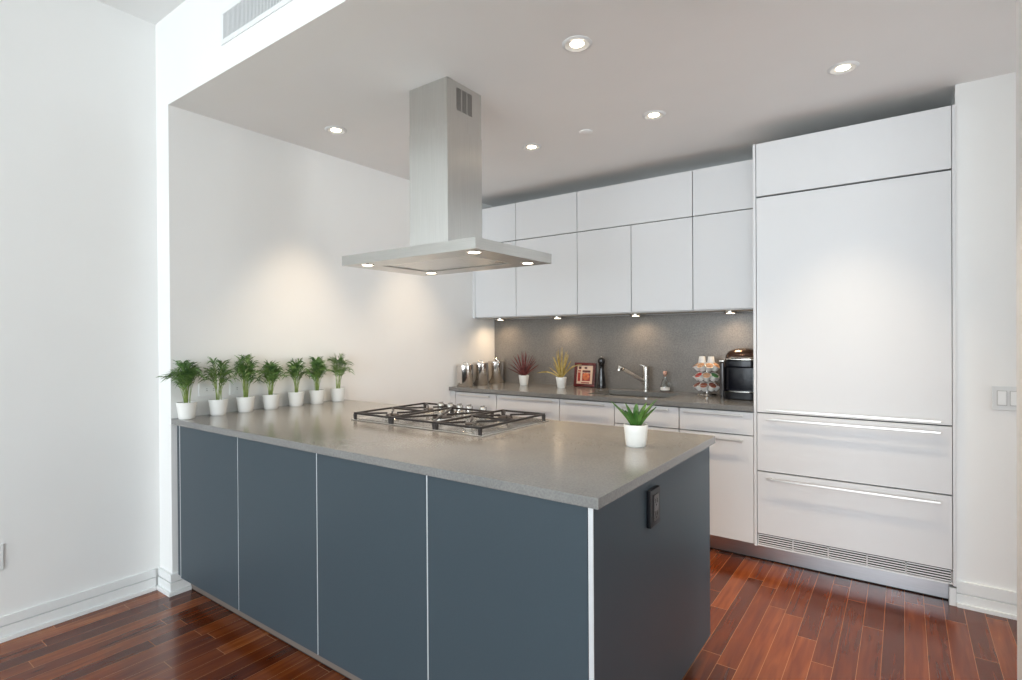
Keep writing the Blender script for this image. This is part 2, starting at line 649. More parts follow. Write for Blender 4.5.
part('gap_shade', B().box(-3.084, -0.712, 1.336, 1.352, 0.0, 0.006).box(-0.722, -0.712, 1.352, 2.25, 0.0, 0.006), 'matt_black', t,  # black strip stands in for the contact shadow under the plinth
     'black strip painted as the floor gap shadow')

# outlet on the end panel
X0 = -0.654
t = thing('power_outlet', 'black power outlet on the dark end panel of the peninsula', 'outlet', (X0, 1.662, 0.79))
part('cover_plate', B().box(X0, X0 + 0.014, 1.620, 1.705, 0.730, 0.848, 0.003), 'black_plastic', t)
b = B().box(X0 + 0.014, X0 + 0.017, 1.644, 1.682, 0.748, 0.830, 0.001)
part('receptacle', b, 'dark_tank', t, 'dark grey receptacle face')
for zc in (0.810, 0.770):
    b = B()
    for yy in (1.655, 1.669):
        b.box(X0 + 0.017, X0 + 0.0176, yy - 0.002, yy + 0.002, zc - 0.007, zc + 0.007)
    b.box(X0 + 0.017, X0 + 0.0176, 1.6595, 1.6645, zc - 0.016, zc - 0.011)
    part('socket', b, 'matt_black', t)


# ------------------------------------------------------------------ back run: base cabinets
YF = 3.40
CT = 0.92
DX = -0.712       # left face of the fridge housing


def bar_handle(x0, x1, z, t, name='handle', yf=YF, dark=False):
    b = B()
    b.box(x0, x1, yf - 0.033, yf - 0.025, z - 0.006, z + 0.006, 0.0015)
    for xx in (x0 + 0.02, x1 - 0.03):
        b.box(xx, xx + 0.010, yf - 0.025, yf + 0.001, z - 0.004, z + 0.004)
    return part(name, b, 'bar', t, 'satin steel bar handle')


bs = [-3.040, -2.607, -2.030, -1.598, -1.153, DX]
blab = ['white base cabinet in the left corner under the steel canisters',
        'wide white base cabinet under the red and yellow plants',
        'white base cabinet under the picture frame and pepper mill',
        'white base cabinet under the tap, partly behind the small aloe',
        'white base cabinet with drawer and door beside the fridge']
hx = [(-2.967, -2.660), (-2.543, -2.075), (-1.965, -1.655), (-1.530, -1.215), (-1.115, -0.766)]
for k in range(5):
    x0, x1 = bs[k], bs[k + 1]
    t = thing('base_cabinet', blab[k], 'cabinet', ((x0 + x1) / 2, 3.72, 0.11), 'base cabinets along the back wall')
    b = B()
    if k in (2, 3):     # open under the sink bowl
        b.box(x0 + 0.0006, x1 - 0.0006, YF + 0.022, YB - 0.005, 0.11, 0.69)
        b.box(x0 + 0.0006, x1 - 0.0006, YF + 0.022, YF + 0.045, 0.69, 0.887)
    else:
        b.box(x0 + 0.0006, x1 - 0.0006, YF + 0.022, YB - 0.005, 0.11, 0.887)
    part('body', b, 'gap', t)
    g = 0.0028
    if k < 4:
        if k == 3:
            d = part('drawer', B().box(x0 + g, x1 - g, YF, YF + 0.021, 0.747, 0.880, 0.001), 'lacquer', t)
            bar_handle(*hx[k], 0.862, d)
            d = part('door', B().box(x0 + g, x1 - g, YF, YF + 0.021, 0.115, 0.741, 0.001), 'lacquer', t)
            bar_handle(*hx[k], 0.715, d)
        else:
            d = part('door', B().box(x0 + g, x1 - g, YF, YF + 0.021, 0.115, 0.880, 0.001), 'lacquer', t)
            bar_handle(*hx[k], 0.862, d)
    else:
        d = part('drawer', B().box(x0 + g, x1 - g, YF, YF + 0.021, 0.747, 0.880, 0.001), 'lacquer', t)
        bar_handle(*hx[k], 0.862, d)
        d = part('door', B().box(x0 + g, x1 - g, YF, YF + 0.021, 0.115, 0.741, 0.001), 'lacquer', t)
        bar_handle(-1.115, -0.766, 0.712, d)
solo('corner_filler', B().box(XW + 0.001, -3.043, YF, YF + 0.022, 0.11, 0.887, 0.001), 'lacquer',
     'narrow white filler strip between base cabinets and side wall', 'filler strip', (-3.07, YF, 0.11))

# counter with sink cut-out
SX0, SX1, SY0, SY1 = -1.86, -1.29, 3.50, 3.86
b = B()
x_r = DX - 0.001
outer = [(XW + 0.001, 3.385), (x_r, 3.385), (x_r, YB - 0.022), (XW + 0.001, YB - 0.022)]
inner = [(SX0, SY0), (SX1, SY0), (SX1, SY1), (SX0, SY1)]
for z, flip in ((CT, False), (CT - 0.031, True)):
    o4 = [b.bm.verts.new((x, y, z)) for x, y in outer]
    i4 = [b.bm.verts.new((x, y, z)) for x, y in inner]
    for k in range(4):
        k2 = (k + 1) % 4
        b.bm.faces.new((o4[k], o4[k2], i4[k2], i4[k]))
    if not flip:
        top = (o4, i4)
    else:
        for k in range(4):
            k2 = (k + 1) % 4
            b.bm.faces.new((top[0][k], top[0][k2], o4[k2], o4[k]))
            b.bm.faces.new((top[1][k], top[1][k2], i4[k2], i4[k]))
solo('countertop', b, 'stone', 'grey stone countertop with sink opening along the back wall', 'worktop', (-1.9, 3.7, CT - 0.031))

t = thing('sink', 'undermounted steel sink set in the back countertop below the tap', 'sink', (-1.575, 3.68, 0.70))
b = B()
b.box(SX0 - 0.004, SX1 + 0.004, SY0 - 0.004, SY0, 0.70, 0.889)
b.box(SX0 - 0.004, SX1 + 0.004, SY1, SY1 + 0.004, 0.70, 0.889)
b.box(SX0 - 0.004, SX0, SY0, SY1, 0.70, 0.889).box(SX1, SX1 + 0.004, SY0, SY1, 0.70, 0.889)
b.box(SX0 - 0.004, SX1 + 0.004, SY0 - 0.004, SY1 + 0.004, 0.695, 0.70)
part('basin', b, 'steel', t)
part('drain', B().lathe([(0, 0.7045), (0.03, 0.7045), (0.042, 0.703), (0.044, 0.70)], (-1.575, 3.68, 0)), 'chrome', t)

# backsplash slab
solo('backsplash', B().box(XW + 0.004, DX - 0.001, YB - 0.020, YB - 0.001, CT - 0.03, 1.498), 'splash',
     'dark grey stone backsplash slab between counter and wall cabinets', 'backsplash', (-1.9, YB - 0.01, CT - 0.03))

# plinth under the whole back run
t = thing('cabinet_plinth', 'reflective steel toe kick plinth under the white base cabinets and fridge', 'plinth', (-1.4, 3.48, 0))
part('plate', B().box(XW + 0.003, 0.184, 3.480, 3.495, 0.007, 0.105), 'toe_steel', t)
part('gap_shade', B().box(XW + 0.003, 0.184, 3.483, 3.497, 0.0, 0.007), 'matt_black', t, 'black strip painted as the floor gap shadow')  # painted contact shadow below the back plinth

# ------------------------------------------------------------------ wall cabinets
YU = 3.70
ZU0, ZU1, ZU2 = 1.503, 2.142, 2.456
us = [-3.068, -2.624, -2.043, -1.156, DX]


def wall_cab(x0, x1, z0, z1, nd, label, low):
    t = thing('wall_cabinet', label, 'cabinet', ((x0 + x1) / 2, 3.87, z0),
              'lower wall cabinets' if low else 'upper wall cabinets')
    part('body', B().box(x0 + 0.0006, x1 - 0.0006, YU + 0.021, YB - 0.003, z0, z1 - 0.0005), 'carcass', t)
    g = 0.0026
    w = (x1 - x0) / nd
    for k in range(nd):
        part('door', B().box(x0 + k * w + g, x0 + (k + 1) * w - g, YU, YU + 0.0195, z0 + (0.008 if low else 0.0035),
                             z1 - 0.003, 0.001), 'lacquer', t)
    # dark sheet behind the doors, painting shade into their gaps
    part('shadow_liner', B().box(x0 + 0.001, x1 - 0.001, YU + 0.0198, YU + 0.0208, z0 + (0.012 if low else 0.001), z1 - 0.002), 'gap', t)
    return t


ulow = ['white lower wall cabinet in the corner beside the side wall', 'white lower wall cabinet just right of the hood canopy',
        'double-door white lower wall cabinet above the pepper mill and tap', 'white lower wall cabinet next to the tall fridge']
utop = ['short white top cabinet in the corner behind the hood chimney', 'short white top cabinet second from the side wall',
        'extra wide short white top cabinet in the middle of the row', 'short white top cabinet next to the tall fridge']
for k in range(4):
    wall_cab(us[k], us[k + 1], ZU0, ZU1, 2 if k == 2 else 1, ulow[k], True)
    wall_cab(us[k], us[k + 1], ZU1, ZU2, 1, utop[k], False)
solo('side_filler', B().box(XW + 0.001, -3.071, YU + 0.002, YU + 0.03, ZU0, ZU2, 0.001), 'lacquer',
     'tall thin white filler strip between wall cabinets and side wall', 'filler strip', (-3.085, YU, ZU0))
for k, (x, lb) in enumerate(((-2.923, 'small round light under the corner wall cabinet, above the canisters'),
                             (-2.329, 'small round light under the wall cabinets above the yellow plant'),
                             (-1.643, 'small round light under the wall cabinets above the tap'),
                             (-0.958, 'small round light under the wall cabinet above the coffee machine'))):
    t = thing('cabinet_light', lb, 'light', (x, 3.88, ZU0), 'round lights under the wall cabinets')
    part('housing', B().lathe([(0, ZU0), (0.042, ZU0), (0.042, ZU0 - 0.012), (0.039, ZU0 - 0.016), (0.034, ZU0 - 0.016), (0.033, ZU0 - 0.012)],
                              (x, 3.88, 0), 28), 'chrome', t)
    part('lamp', B().lathe([(0, ZU0 - 0.018), (0.024, ZU0 - 0.0175), (0.033, ZU0 - 0.0125), (0, ZU0 - 0.0125)], (x, 3.88, 0), 24), 'underlamp', t)
    d = bpy.data.lights.new('under_cabinet_spot', 'SPOT')
    d.energy, d.color, d.spot_size, d.spot_blend, d.shadow_soft_size = UNDERLIGHT_W, WARMER, math.radians(165), 0.9, 0.03
    o = bpy.data.objects.new('under_cabinet_spot', d)
    COL.objects.link(o)
    o.parent = t
    o.location = (0, 0, -0.026)

# ------------------------------------------------------------------ fridge column
FX0, FX1 = -0.6945, 0.1905
t = thing('refrigerator', 'tall built-in white panelled refrigerator with two freezer drawers and grille', 'refrigerator', (-0.25, 3.7, 0.105))
part('side_panel', B().box(DX, FX0 - 0.0025, YF - 0.001, YB - 0.003, 0.105, 2.447, 0.001), 'lacquer', t)
part('side_panel', B().box(FX1 + 0.0015, 0.2055, YF - 0.001, YB - 0.003, 0.105, 2.447, 0.001), 'lacquer', t)
part('body', B().box(FX0 - 0.002, FX1 + 0.001, YF + 0.022, YB - 0.004, 0.18, 2.135), 'gap', t)
d = part('door', B().box(FX0 + 0.001, FX1 - 0.001, YF, YF + 0.021, 0.888, 2.131, 0.001), 'lacquer', t)
bar_handle(-0.641, 0.147, 0.905, d)
d = part('drawer', B().box(FX0 + 0.001, FX1 - 0.001, YF, YF + 0.021, 0.549, 0.881, 0.001), 'lacquer', t)
bar_handle(-0.641, 0.147, 0.852, d)
d = part('drawer', B().box(FX0 + 0.001, FX1 - 0.001, YF, YF + 0.021, 0.183, 0.542, 0.001), 'lacquer', t)
bar_handle(-0.641, 0.147, 0.508, d)
b = B()
gz0, gz1 = 0.109, 0.178
b.box(FX0, FX1, YF + 0.004, YF + 0.012, gz0, gz0 + 0.007)
n = 5
for k in range(1, n + 1):
    z = gz0 + 0.006 + (gz1 - gz0 - 0.006) * k / n
    b.box(FX0, FX1, YF + 0.003, YF + 0.005, z - 0.0055, z)
for x in (FX0 + 0.003, -0.510, -0.337, -0.160, 0.006, FX1 - 0.003):
    b.box(x - 0.003, x + 0.003, YF + 0.003, YF + 0.011, gz0, gz1)
g = part('vent_grille', b, 'vent_white', t, 'slotted white vent grille')
part('grille_back', B().box(FX0, FX1, YF + 0.034, YF + 0.038, gz0, gz1), 'slot_dark', g)
t = thing('bridge_cabinet', 'shallow white lift-up cabinet on top of the tall refrigerator', 'cabinet', (-0.25, 3.7, 2.136))
part('body', B().box(FX0 - 0.002, FX1 + 0.001, YF + 0.022, YB - 0.004, 2.1365, 2.446), 'carcass', t)
part('shadow_liner', B().box(FX0 - 0.0015, FX1 + 0.0005, YF + 0.0212, YF + 0.0218, 2.137, 2.444), 'gap', t)
part('door', B().box(FX0 + 0.001, FX1 - 0.001, YF, YF + 0.021, 2.141, 2.446, 0.001), 'lacquer', t)

# ------------------------------------------------------------------ cooktop
CX0, CX1, CY0, CY1 = -2.270, -1.412, 1.748, 2.268
t = thing('gas_cooktop', 'stainless five-burner gas cooktop with black iron grates on the peninsula', 'cooktop', (-1.84, 2.0, PT))
b = B().box(CX0, CX1, CY0, CY1, PT, PT + 0.006, 0.002)
b.box(CX0 + 0.02, CX1 - 0.02, CY0 + 0.02, CY1 - 0.02, PT + 0.006, PT + 0.008, 0.001)
part('tray', b, 'steel', t)
GT = 0.957
burners = [(-2.10, 1.87, 0.036), (-2.10, 2.13, 0.030), (-1.84, 1.96, 0.052), (-1.58, 1.87, 0.030), (-1.58, 2.13, 0.040)]
for x, y, r in burners:
    z = PT + 0.008
    bu = part('burner', B().lathe([(0, z), (r * 1.45, z), (r * 1.4, z + 0.003), (r * 1.05, z + 0.005), (r, z + 0.014), (0, z + 0.014)], (x, y, 0), 28), 'steel', t)
    part('burner_cap', B().lathe([(0, z + 0.014), (r * 0.9, z + 0.014), (r * 0.92, z + 0.018), (r * 0.8, z + 0.021), (0, z + 0.022)], (x, y, 0), 28), 'iron', bu,
         'black enamel burner cap')
gx = [CX0 + 0.012, -1.985, -1.694, CX1 - 0.018]
for k in range(3):
    x0, x1 = gx[k] + 0.003, gx[k + 1] - 0.003
    y0, y1 = CY0 + 0.010, CY1 - 0.012
    if k == 1:
        y1 = CY1 - 0.085
    w, h = 0.0075, 0.009
    z = GT - h / 2
    b = B()
    b.bar((x0, y0, z), (x1, y0, z), w, h).bar((x0, y1, z), (x1, y1, z), w, h)
    b.bar((x0, y0, z), (x0, y1, z), w, h).bar((x1, y0, z), (x1, y1, z), w, h)
    ym = (y0 + y1) / 2
    xm = (x0 + x1) / 2
    if k != 1:
        b.bar((x0, ym, z), (x1, ym, z), w, h)
    for bx, by, r in burners:
        if not (x0 < bx < x1):
            continue
        ya, yb2 = (y0, ym) if (k != 1 and by < ym) else ((ym, y1) if k != 1 else (y0, y1))
        for ex, ey in ((x0, ya), (x1, ya), (x0, yb2), (x1, yb2)):
            dv = Vector((ex - bx, ey - by, 0))
            q0 = Vector((bx, by, z)) + dv.normalized() * 0.024
            q1 = Vector((bx, by, z)) + dv * 0.55 + Vector((0, 0.012 if ey > by else -0.012, 0))
            b.bar(q0, q1, 0.0065, 0.009).bar(q1, (ex, ey, z), 0.0065, 0.009)
    gr = part('grate', b, 'iron', t, 'black cast iron grate')
    for fx in (x0 + 0.004, x1 - 0.004):
        for fy in (y0 + 0.002, y1 - 0.002):
            part('foot', B().lathe([(0.008, PT + 0.006), (0.0095, PT + 0.02), (0.010, GT - 0.009), (0, GT - 0.009)], (fx, fy, 0), 10), 'iron', gr)
for x, y in ((-2.100, 2.228), (-2.030, 2.228), (-1.962, 2.228), (-1.894, 2.228), (-1.800, 2.228)):
    z = PT + 0.008
    k = part('knob', B().lathe([(0, z), (0.024, z), (0.024, z + 0.003), (0.0205, z + 0.006), (0.0195, z + 0.036), (0.0175, z + 0.039), (0, z + 0.039)], (x, y, 0), 24), 'steel', t,
             'satin steel control knob')
    part('grip', B().box(x - 0.0035, x + 0.0035, y - 0.016, y + 0.016, z + 0.0385, z + 0.047, 0.001), 'steel', k)

# ------------------------------------------------------------------ hood
HX0, HX1, HY0, HY1, HZ0, HZ1 = -2.298, -1.424, 1.722, 2.315, 1.698, 1.746
t = thing('range_hood', 'brushed stainless island range hood hanging from the ceiling over the cooktop', 'range hood', (-1.852, 2.012, HZ0))
b = B()
rx0, rx1, ry0, ry1 = HX0 + 0.15, HX1 - 0.15, HY0 + 0.13, HY1 - 0.13
lo = [(HX0, HY0), (HX1, HY0), (HX1, HY1), (HX0, HY1)]
ri = [(rx0, ry0), (rx1, ry0), (rx1, ry1), (rx0, ry1)]
c1 = (-1.978 - 0.01, 1.885 - 0.01, -1.725 + 0.01, 2.140 + 0.01)
ch = [(c1[0], c1[1]), (c1[2], c1[1]), (c1[2], c1[3]), (c1[0], c1[3])]
V = lambda L4, z: [b.bm.verts.new((x, y, z)) for x, y in L4]
vb, vt, vr, vr2, vc = V(lo, HZ0), V(lo, HZ1), V(ri, HZ0), V(ri, HZ0 + 0.022), V(ch, HZ1 + 0.018)
for k in range(4):
    k2 = (k + 1) % 4
    b.bm.faces.new((vb[k], vb[k2], vt[k2], vt[k]))
    b.bm.faces.new((vb[k], vb[k2], vr[k2], vr[k]))
    b.bm.faces.new((vr[k], vr[k2], vr2[k2], vr2[k]))
    b.bm.faces.new((vt[k], vt[k2], vc[k2], vc[k]))
b.bm.faces.new(vc)
b.bm.faces.new(vr2)
part('canopy', b, 'steel_h', t)
part('filter_panel', B().box(rx0 + 0.012, rx1 - 0.012, ry0 + 0.012, ry1 - 0.012, HZ0 + 0.004, HZ0 + 0.014, 0.002), 'steel', t)
part('lower_chimney', B().box(-1.9785, -1.7245, 1.8845, 2.1405, HZ1 + 0.012, 2.330, 0.0015), 'steel_v', t)
u = part('upper_chimney', B().box(-1.977, -1.726, 1.886, 2.139, 2.330, ZK - 0.001, 0.0015), 'steel_v', t)
b = B()
gy0, gy1, gza, gzb = 1.948, 2.070, 2.420, 2.528
nz = 13
for k in range(nz):
    z = gza + (gzb - gza) * (k + 0.5) / nz
    for c in range(3):
        ya = gy0 + (gy1 - gy0) * c / 3 + 0.003
        yb_ = gy0 + (gy1 - gy0) * (c + 1) / 3 - 0.003
        for j in range(4):
            y = ya + (yb_ - ya) * (j + (0.3 if k % 2 else 0.7)) / 4
            b.box(-1.7262, -1.7253, y - 0.0028, y + 0.0028, z - 0.0026, z + 0.0026)
part('vent_grille', b, 'slot_dark', u, 'dark perforated vent grille')
for x, y in ((-2.166, 1.775), (-2.155, 2.215), (-1.490, 1.792), (-1.500, 2.215)):
    la = part('lamp', B().lathe([(0, HZ0 - 0.0025), (0.024, HZ0 - 0.0025), (0.026, HZ0 - 0.001)], (x, y, 0), 24), 'hoodlamp', t, 'lit round hood lamp')
    part('ring', B().lathe([(0.026, HZ0 + 0.001), (0.026, HZ0 - 0.003), (0.034, HZ0 - 0.003), (0.035, HZ0 + 0.001)], (x, y, 0), 24), 'chrome', la)
    d = bpy.data.lights.new('hood_spot', 'SPOT')
    d.energy, d.color, d.spot_size, d.spot_blend, d.shadow_soft_size = HOODLIGHT_W, WARMER, math.radians(110), 0.6, 0.02
    o = bpy.data.objects.new('hood_spot', d)
    COL.objects.link(o)
    o.parent = t
    o.location = (x + 1.852, y - 2.012, -0.012)

# ------------------------------------------------------------------ ceiling fittings
for x, y, lb in ((-1.102, 2.005, 'round recessed ceiling downlight nearest the camera, above the peninsula corner'),
                 (-0.222, 2.91, 'round recessed ceiling downlight in front of the tall fridge'),
                 (-1.115, 2.90, 'round recessed ceiling downlight in the middle of the ceiling, beside the blank disc'),
                 (-1.933, 2.91, 'round recessed ceiling downlight just right of the hood chimney'),
                 (-2.690, 2.905, 'round recessed ceiling downlight hidden behind the hood chimney, near the wall corner'),
                 (-0.222, 1.99, 'round recessed ceiling downlight over the aisle, out of the picture above the camera'),
                 (-2.696, 1.985, 'round recessed ceiling downlight left of the hood, near the side wall')):
    t = thing('ceiling_downlight', lb, 'ceiling light', (x, y, ZK), 'recessed ceiling downlights')
    part('trim_ring', B().lathe([(0.063, ZK), (0.063, ZK - 0.002), (0.058, ZK - 0.005), (0.050, ZK - 0.007), (0.044, ZK - 0.004), (0.030, ZK - 0.002)],
                                (x, y, 0), 36), 'plastic_white', t)
    part('bulb', B().lathe([(0, ZK - 0.006), (0.018, ZK - 0.0055), (0.026, ZK - 0.003), (0.029, ZK - 0.0005)], (x, y, 0), 28), 'lamp', t, 'glowing warm bulb')
    d = bpy.data.lights.new('downlight_spot', 'SPOT')
    d.energy, d.color, d.spot_size, d.spot_blend, d.shadow_soft_size = DOWNLIGHT_W, WARM, math.radians(72), 1.0, 0.035
    o = bpy.data.objects.new('downlight_spot', d)
    COL.objects.link(o)
    o.parent = t
    o.location = (0, 0, -0.02)
solo('ceiling_disc', B().lathe([(0, ZK - 0.006), (0.036, ZK - 0.006), (0.040, ZK - 0.004), (0.041, ZK)], (-1.534, 2.895, 0), 32), 'ceiling',
     'small flat blank white disc on the kitchen ceiling', 'sprinkler cover', (-1.534, 2.895, ZK))

# long air grille in the bulkhead
t = thing('air_grille', 'long slotted white air grille high in the bulkhead wall', 'vent', (-2.0, YH, 2.68))
vx0, vx1, vz0, vz1 = -2.512, -1.30, 2.700, 2.815
part('recess', B().box(vx0, vx1, YH - 0.002, YH - 0.0005, vz0, vz1), 'vent_dark', t, 'dark grey grille interior')
b = B()
b.box(vx0 - 0.022, vx1 + 0.022, YH - 0.006, YH, vz0 - 0.022, vz0, 0.001).box(vx0 - 0.022, vx1 + 0.022, YH - 0.006, YH, vz1, vz1 + 0.022, 0.001)
b.box(vx0 - 0.022, vx0, YH - 0.006, YH, vz0, vz1, 0.001).box(vx1, vx1 + 0.022, YH - 0.006, YH, vz0, vz1, 0.001)
part('frame', b, 'vent_white', t)
b = B()
nn = 110
for k in range(nn):
    x = vx0 + (vx1 - vx0) * (k + 0.5) / nn
    b.box(x - 0.0019, x + 0.0019, YH - 0.005, YH - 0.002, vz0, vz1)
part('louvres', b, 'vent_white', t)

# ------------------------------------------------------------------ switches and wall outlets
t = thing('light_switch', 'white two-rocker light switch on the right-hand wall', 'switch', (0.39, 3.44, 1.03))
YS = 3.44
part('cover_plate', B().box(0.340, 0.456, YS - 0.006, YS, 0.972, 1.086, 0.002), 'plastic_white', t)
for x in (0.375, 0.421):
    k = part('rocker', B().box(x - 0.0155, x + 0.0155, YS - 0.011, YS - 0.0062, 0.998, 1.062, 0.002), 'trim', t)
    part('rocker_surround', B().box(x - 0.0185, x + 0.0185, YS - 0.0075, YS - 0.0058, 0.994, 1.066, 0.0005), 'carcass', k, 'grey gap round the rocker')


def wall_outlet(x, y, z, horiz, label):
    t = thing('wall_outlet', label, 'outlet', (x, y, z))
    w, h = (0.058, 0.034) if horiz else (0.036, 0.056)
    part('cover_plate', B().box(x, x + 0.008, y - w, y + w, z - h, z + h, 0.002), 'trim', t)
    w, h = (0.034, 0.017) if horiz else (0.017, 0.034)
    part('receptacle', B().box(x + 0.008, x + 0.0095, y - w, y + w, z - h, z + h, 0.001), 'trim', t)
    for s in (-1, 1):
        b = B()
        yc, zc = (y + s * 0.018, z) if horiz else (y, z + s * 0.018)
        for q in (-0.005, 0.005):
            if horiz:
                b.box(x + 0.0095, x + 0.0099, yc - 0.004, yc + 0.004, zc + q - 0.001, zc + q + 0.001)
            else:
                b.box(x + 0.0095, x + 0.0099, yc + q - 0.001, yc + q + 0.001, zc - 0.004, zc + 0.004)
        part('socket', b, 'slot_dark', t)


wall_outlet(XW, 1.445, 1.055, True, 'white wall outlet between the two potted palms nearest the white pier')
wall_outlet(XW, 1.612, 1.050, True, 'white wall outlet half hidden behind the third potted palm')
wall_outlet(XL, 0.586, 0.372, False, 'white wall outlet low on the left wall at the picture edge')


# ------------------------------------------------------------------ plants
def pot(x, y, z, r0, r1, h, t, ribs=True, m='ceramic'):
    prof = [(0, z), (r0 * 0.94, z), (r0, z + 0.003)]
    n = 9 if ribs else 3
    for k in range(1, n):
        f = k / n
        prof.append((r0 + (r1 - r0) * f + (0.0007 if (ribs and k % 2) else 0), z + h * f))
    prof += [(r1, z + h - 0.002), (r1 - 0.001, z + h), (r1 - 0.004, z + h), (r1 - 0.0055, z + h - 0.012), (0, z + h - 0.012)]
    part('pot', B().lathe(prof, (x, y, 0), 36), m, t)
    zs = z + h - 0.0115
    part('soil', B().lathe([(r1 - 0.0062, zs), (r1 * 0.5, zs + 0.004), (0, zs + 0.005)], (x, y, 0), 20), 'soil', t)


def palm(x, y, height, spread, n, lean, seed, label, wall=XW):
    rnd = random.Random(seed)
    t = thing('potted_palm', label, 'plant', (x, y, PT), 'potted palms along the side wall')
    pot(x, y, PT, 0.0375, 0.0485, 0.086, t)
    z0 = PT + 0.074
    stems, leaves = B(), B()
    wx = wall + 0.006

    def fix(p):
        if p.x < wx:
            p.x = wx + rnd.uniform(0, 0.003)
        return p

    for k in range(n):
        az = rnd.uniform(0, 2 * PI)
        out = spread * rnd.uniform(0.25, 1.0)
        hh = height * (1.0 - 0.55 * (out / spread) ** 2 * rnd.uniform(0.4, 1.0)) * rnd.uniform(0.78, 1.0)
        if k < 3:
            out *= 0.4
            hh = height
        d = Vector((math.cos(az), math.sin(az), 0))
        if d.x < 0:
            d.x *= 0.55
        d += Vector((lean[0], lean[1], 0)) * 0.35
        base = Vector((x + d.x * 0.008 + rnd.uniform(-0.006, 0.006), y + d.y * 0.008 + rnd.uniform(-0.006, 0.006), z0))
        p3 = base + d * out + Vector((0, 0, hh * rnd.uniform(0.84, 0.98)))
        c1_ = base + d * out * 0.05 + Vector((0, 0, hh * 0.5))
        c2_ = base + d * out * 0.50 + Vector((0, 0, hh * 1.02))
        pts = []
        for i in range(9):
            q = i / 8
            p = ((1 - q) ** 3) * base + 3 * q * (1 - q) ** 2 * c1_ + 3 * q * q * (1 - q) * c2_ + q ** 3 * p3
            pts.append(fix(p))
        stems.tube(pts, [0.0013 - 0.0008 * i / 8 for i in range(9)], 5)
        side = Vector((-d.y, d.x, 0))
        if side.length < 1e-4:
            side = Vector((1, 0, 0))
        side.normalize()
        nl = rnd.randint(7, 9)
        for j in range(nl + 1):
            q = 0.42 + 0.58 * j / nl
            i = min(7, int(q * 8))
            fr = q * 8 - i
            p = pts[i].lerp(pts[i + 1], fr)
            tan = (pts[i + 1] - pts[i]).normalized()
            L_ = (0.056 if 0.15 < j / nl < 0.7 else 0.042) * rnd.uniform(0.8, 1.15)
            sgn = (-1, 1) if j < nl else (0,)
            for s in sgn:
                dr = (tan * rnd.uniform(0.75, 0.95) + side * s * rnd.uniform(0.6, 0.85)).normalized()
                tip = p + dr * L_ + Vector((0, 0, -0.012 * rnd.uniform(0.3, 1.2)))
                mid = p + dr * L_ * 0.5 + Vector((0, 0, 0.002))
                nrm = tan.cross(dr)
                if nrm.length < 1e-4:
                    nrm = side
                across = nrm.normalized().cross(dr)
                if across.length < 1e-4:
                    across = side
                w = rnd.uniform(0.0021, 0.0032)
                leaves.ribbon([fix(Vector(p)), fix(mid), fix(tip)], [w * 0.5, w, 0.0004], across, fold=0.25)
    part('stems', stems, 'palm_stem', t)
    part('fronds', leaves, 'palm', t)
    return t


PX = -3.036
palm(PX, 1.300, 0.225, 0.098, 34, (0, 0), 11, 'dense potted palm at the open end of the row, beside the white pier')
palm(PX, 1.461, 0.235, 0.080, 17, (0.2, 0), 25, 'sparse potted palm second in the row, in front of the wall outlet')
palm(PX, 1.613, 0.245, 0.066, 28, (0, 0.1), 37, 'tallest upright potted palm, third from the white pier')
palm(PX, 1.765, 0.200, 0.066, 24, (0.1, 0.1), 48, 'short compact potted palm, the middle one of the seven')
palm(PX, 1.930, 0.210, 0.060, 18, (0.1, 0.3), 53, 'narrow potted palm with one frond reaching right, fifth from the white pier')
palm(PX, 2.076, 0.220, 0.062, 26, (0, 0.1), 66, 'bushy potted palm, sixth from the white pier')
palm(PX, 2.235, 0.245, 0.080, 18, (0, 0), 79, 'pale loose potted palm at the far end of the row, nearest the cooktop')

# aloe on the peninsula
ax, ay = -0.8225, 1.9385
t = thing('potted_aloe', 'small green aloe in a smooth white pot on the peninsula corner', 'plant', (ax, ay, PT))
pot(ax, ay, PT, 0.0375, 0.0455, 0.082, t, ribs=False)
rnd = random.Random(5)
b = B()
rgt = Vector((0.81, 0.586, 0))
fwd = Vector((-0.586, 0.81, 0))
specs = [(-1.0, 0.0, 0.118, 0.112), (-0.62, -0.5, 0.075, 0.080), (-0.45, 0.5, 0.055, 0.098), (-0.12, -0.7, 0.040, 0.078), (0.10, 0.3, 0.030, 0.098),
         (0.35, -0.5, 0.050, 0.085), (0.55, 0.4, 0.075, 0.100), (0.95, 0.1, 0.105, 0.118), (0.85, -0.4, 0.095, 0.092), (0.2, 0.9, 0.06, 0.09),
         (-0.75, 0.6, 0.07, 0.075), (0.0, -0.2, 0.015, 0.07)]
for sx, sy, out, hh in specs:
    d = (rgt * sx + fwd * sy)
    if d.length < 0.01:
        d = rgt
    d.normalize()
    base = Vector((ax, ay, PT + 0.066)) + d * 0.008
    pts = []
    for i in range(7):
        q = i / 6
        pts.append(base + d * out * 0.72 * (q ** 1.25) + Vector((0, 0, hh * 0.92 * (q ** 0.85))))
    wd = [0.0110, 0.0140, 0.0138, 0.0122, 0.0098, 0.0070, 0.0022]
    side = d.cross(Vector((0, 0, 1)))
    # thick leaf: two ribbons, upper concave and lower convex
    b.ribbon(pts, wd, side, fold=0.25, thick=0.0)
    b.ribbon([p - Vector((0, 0, 0.0006)) for p in pts], [w * 0.99 for w in wd], side, fold=0.25, thick=0.55)
part('leaves', b, 'succulent', t)


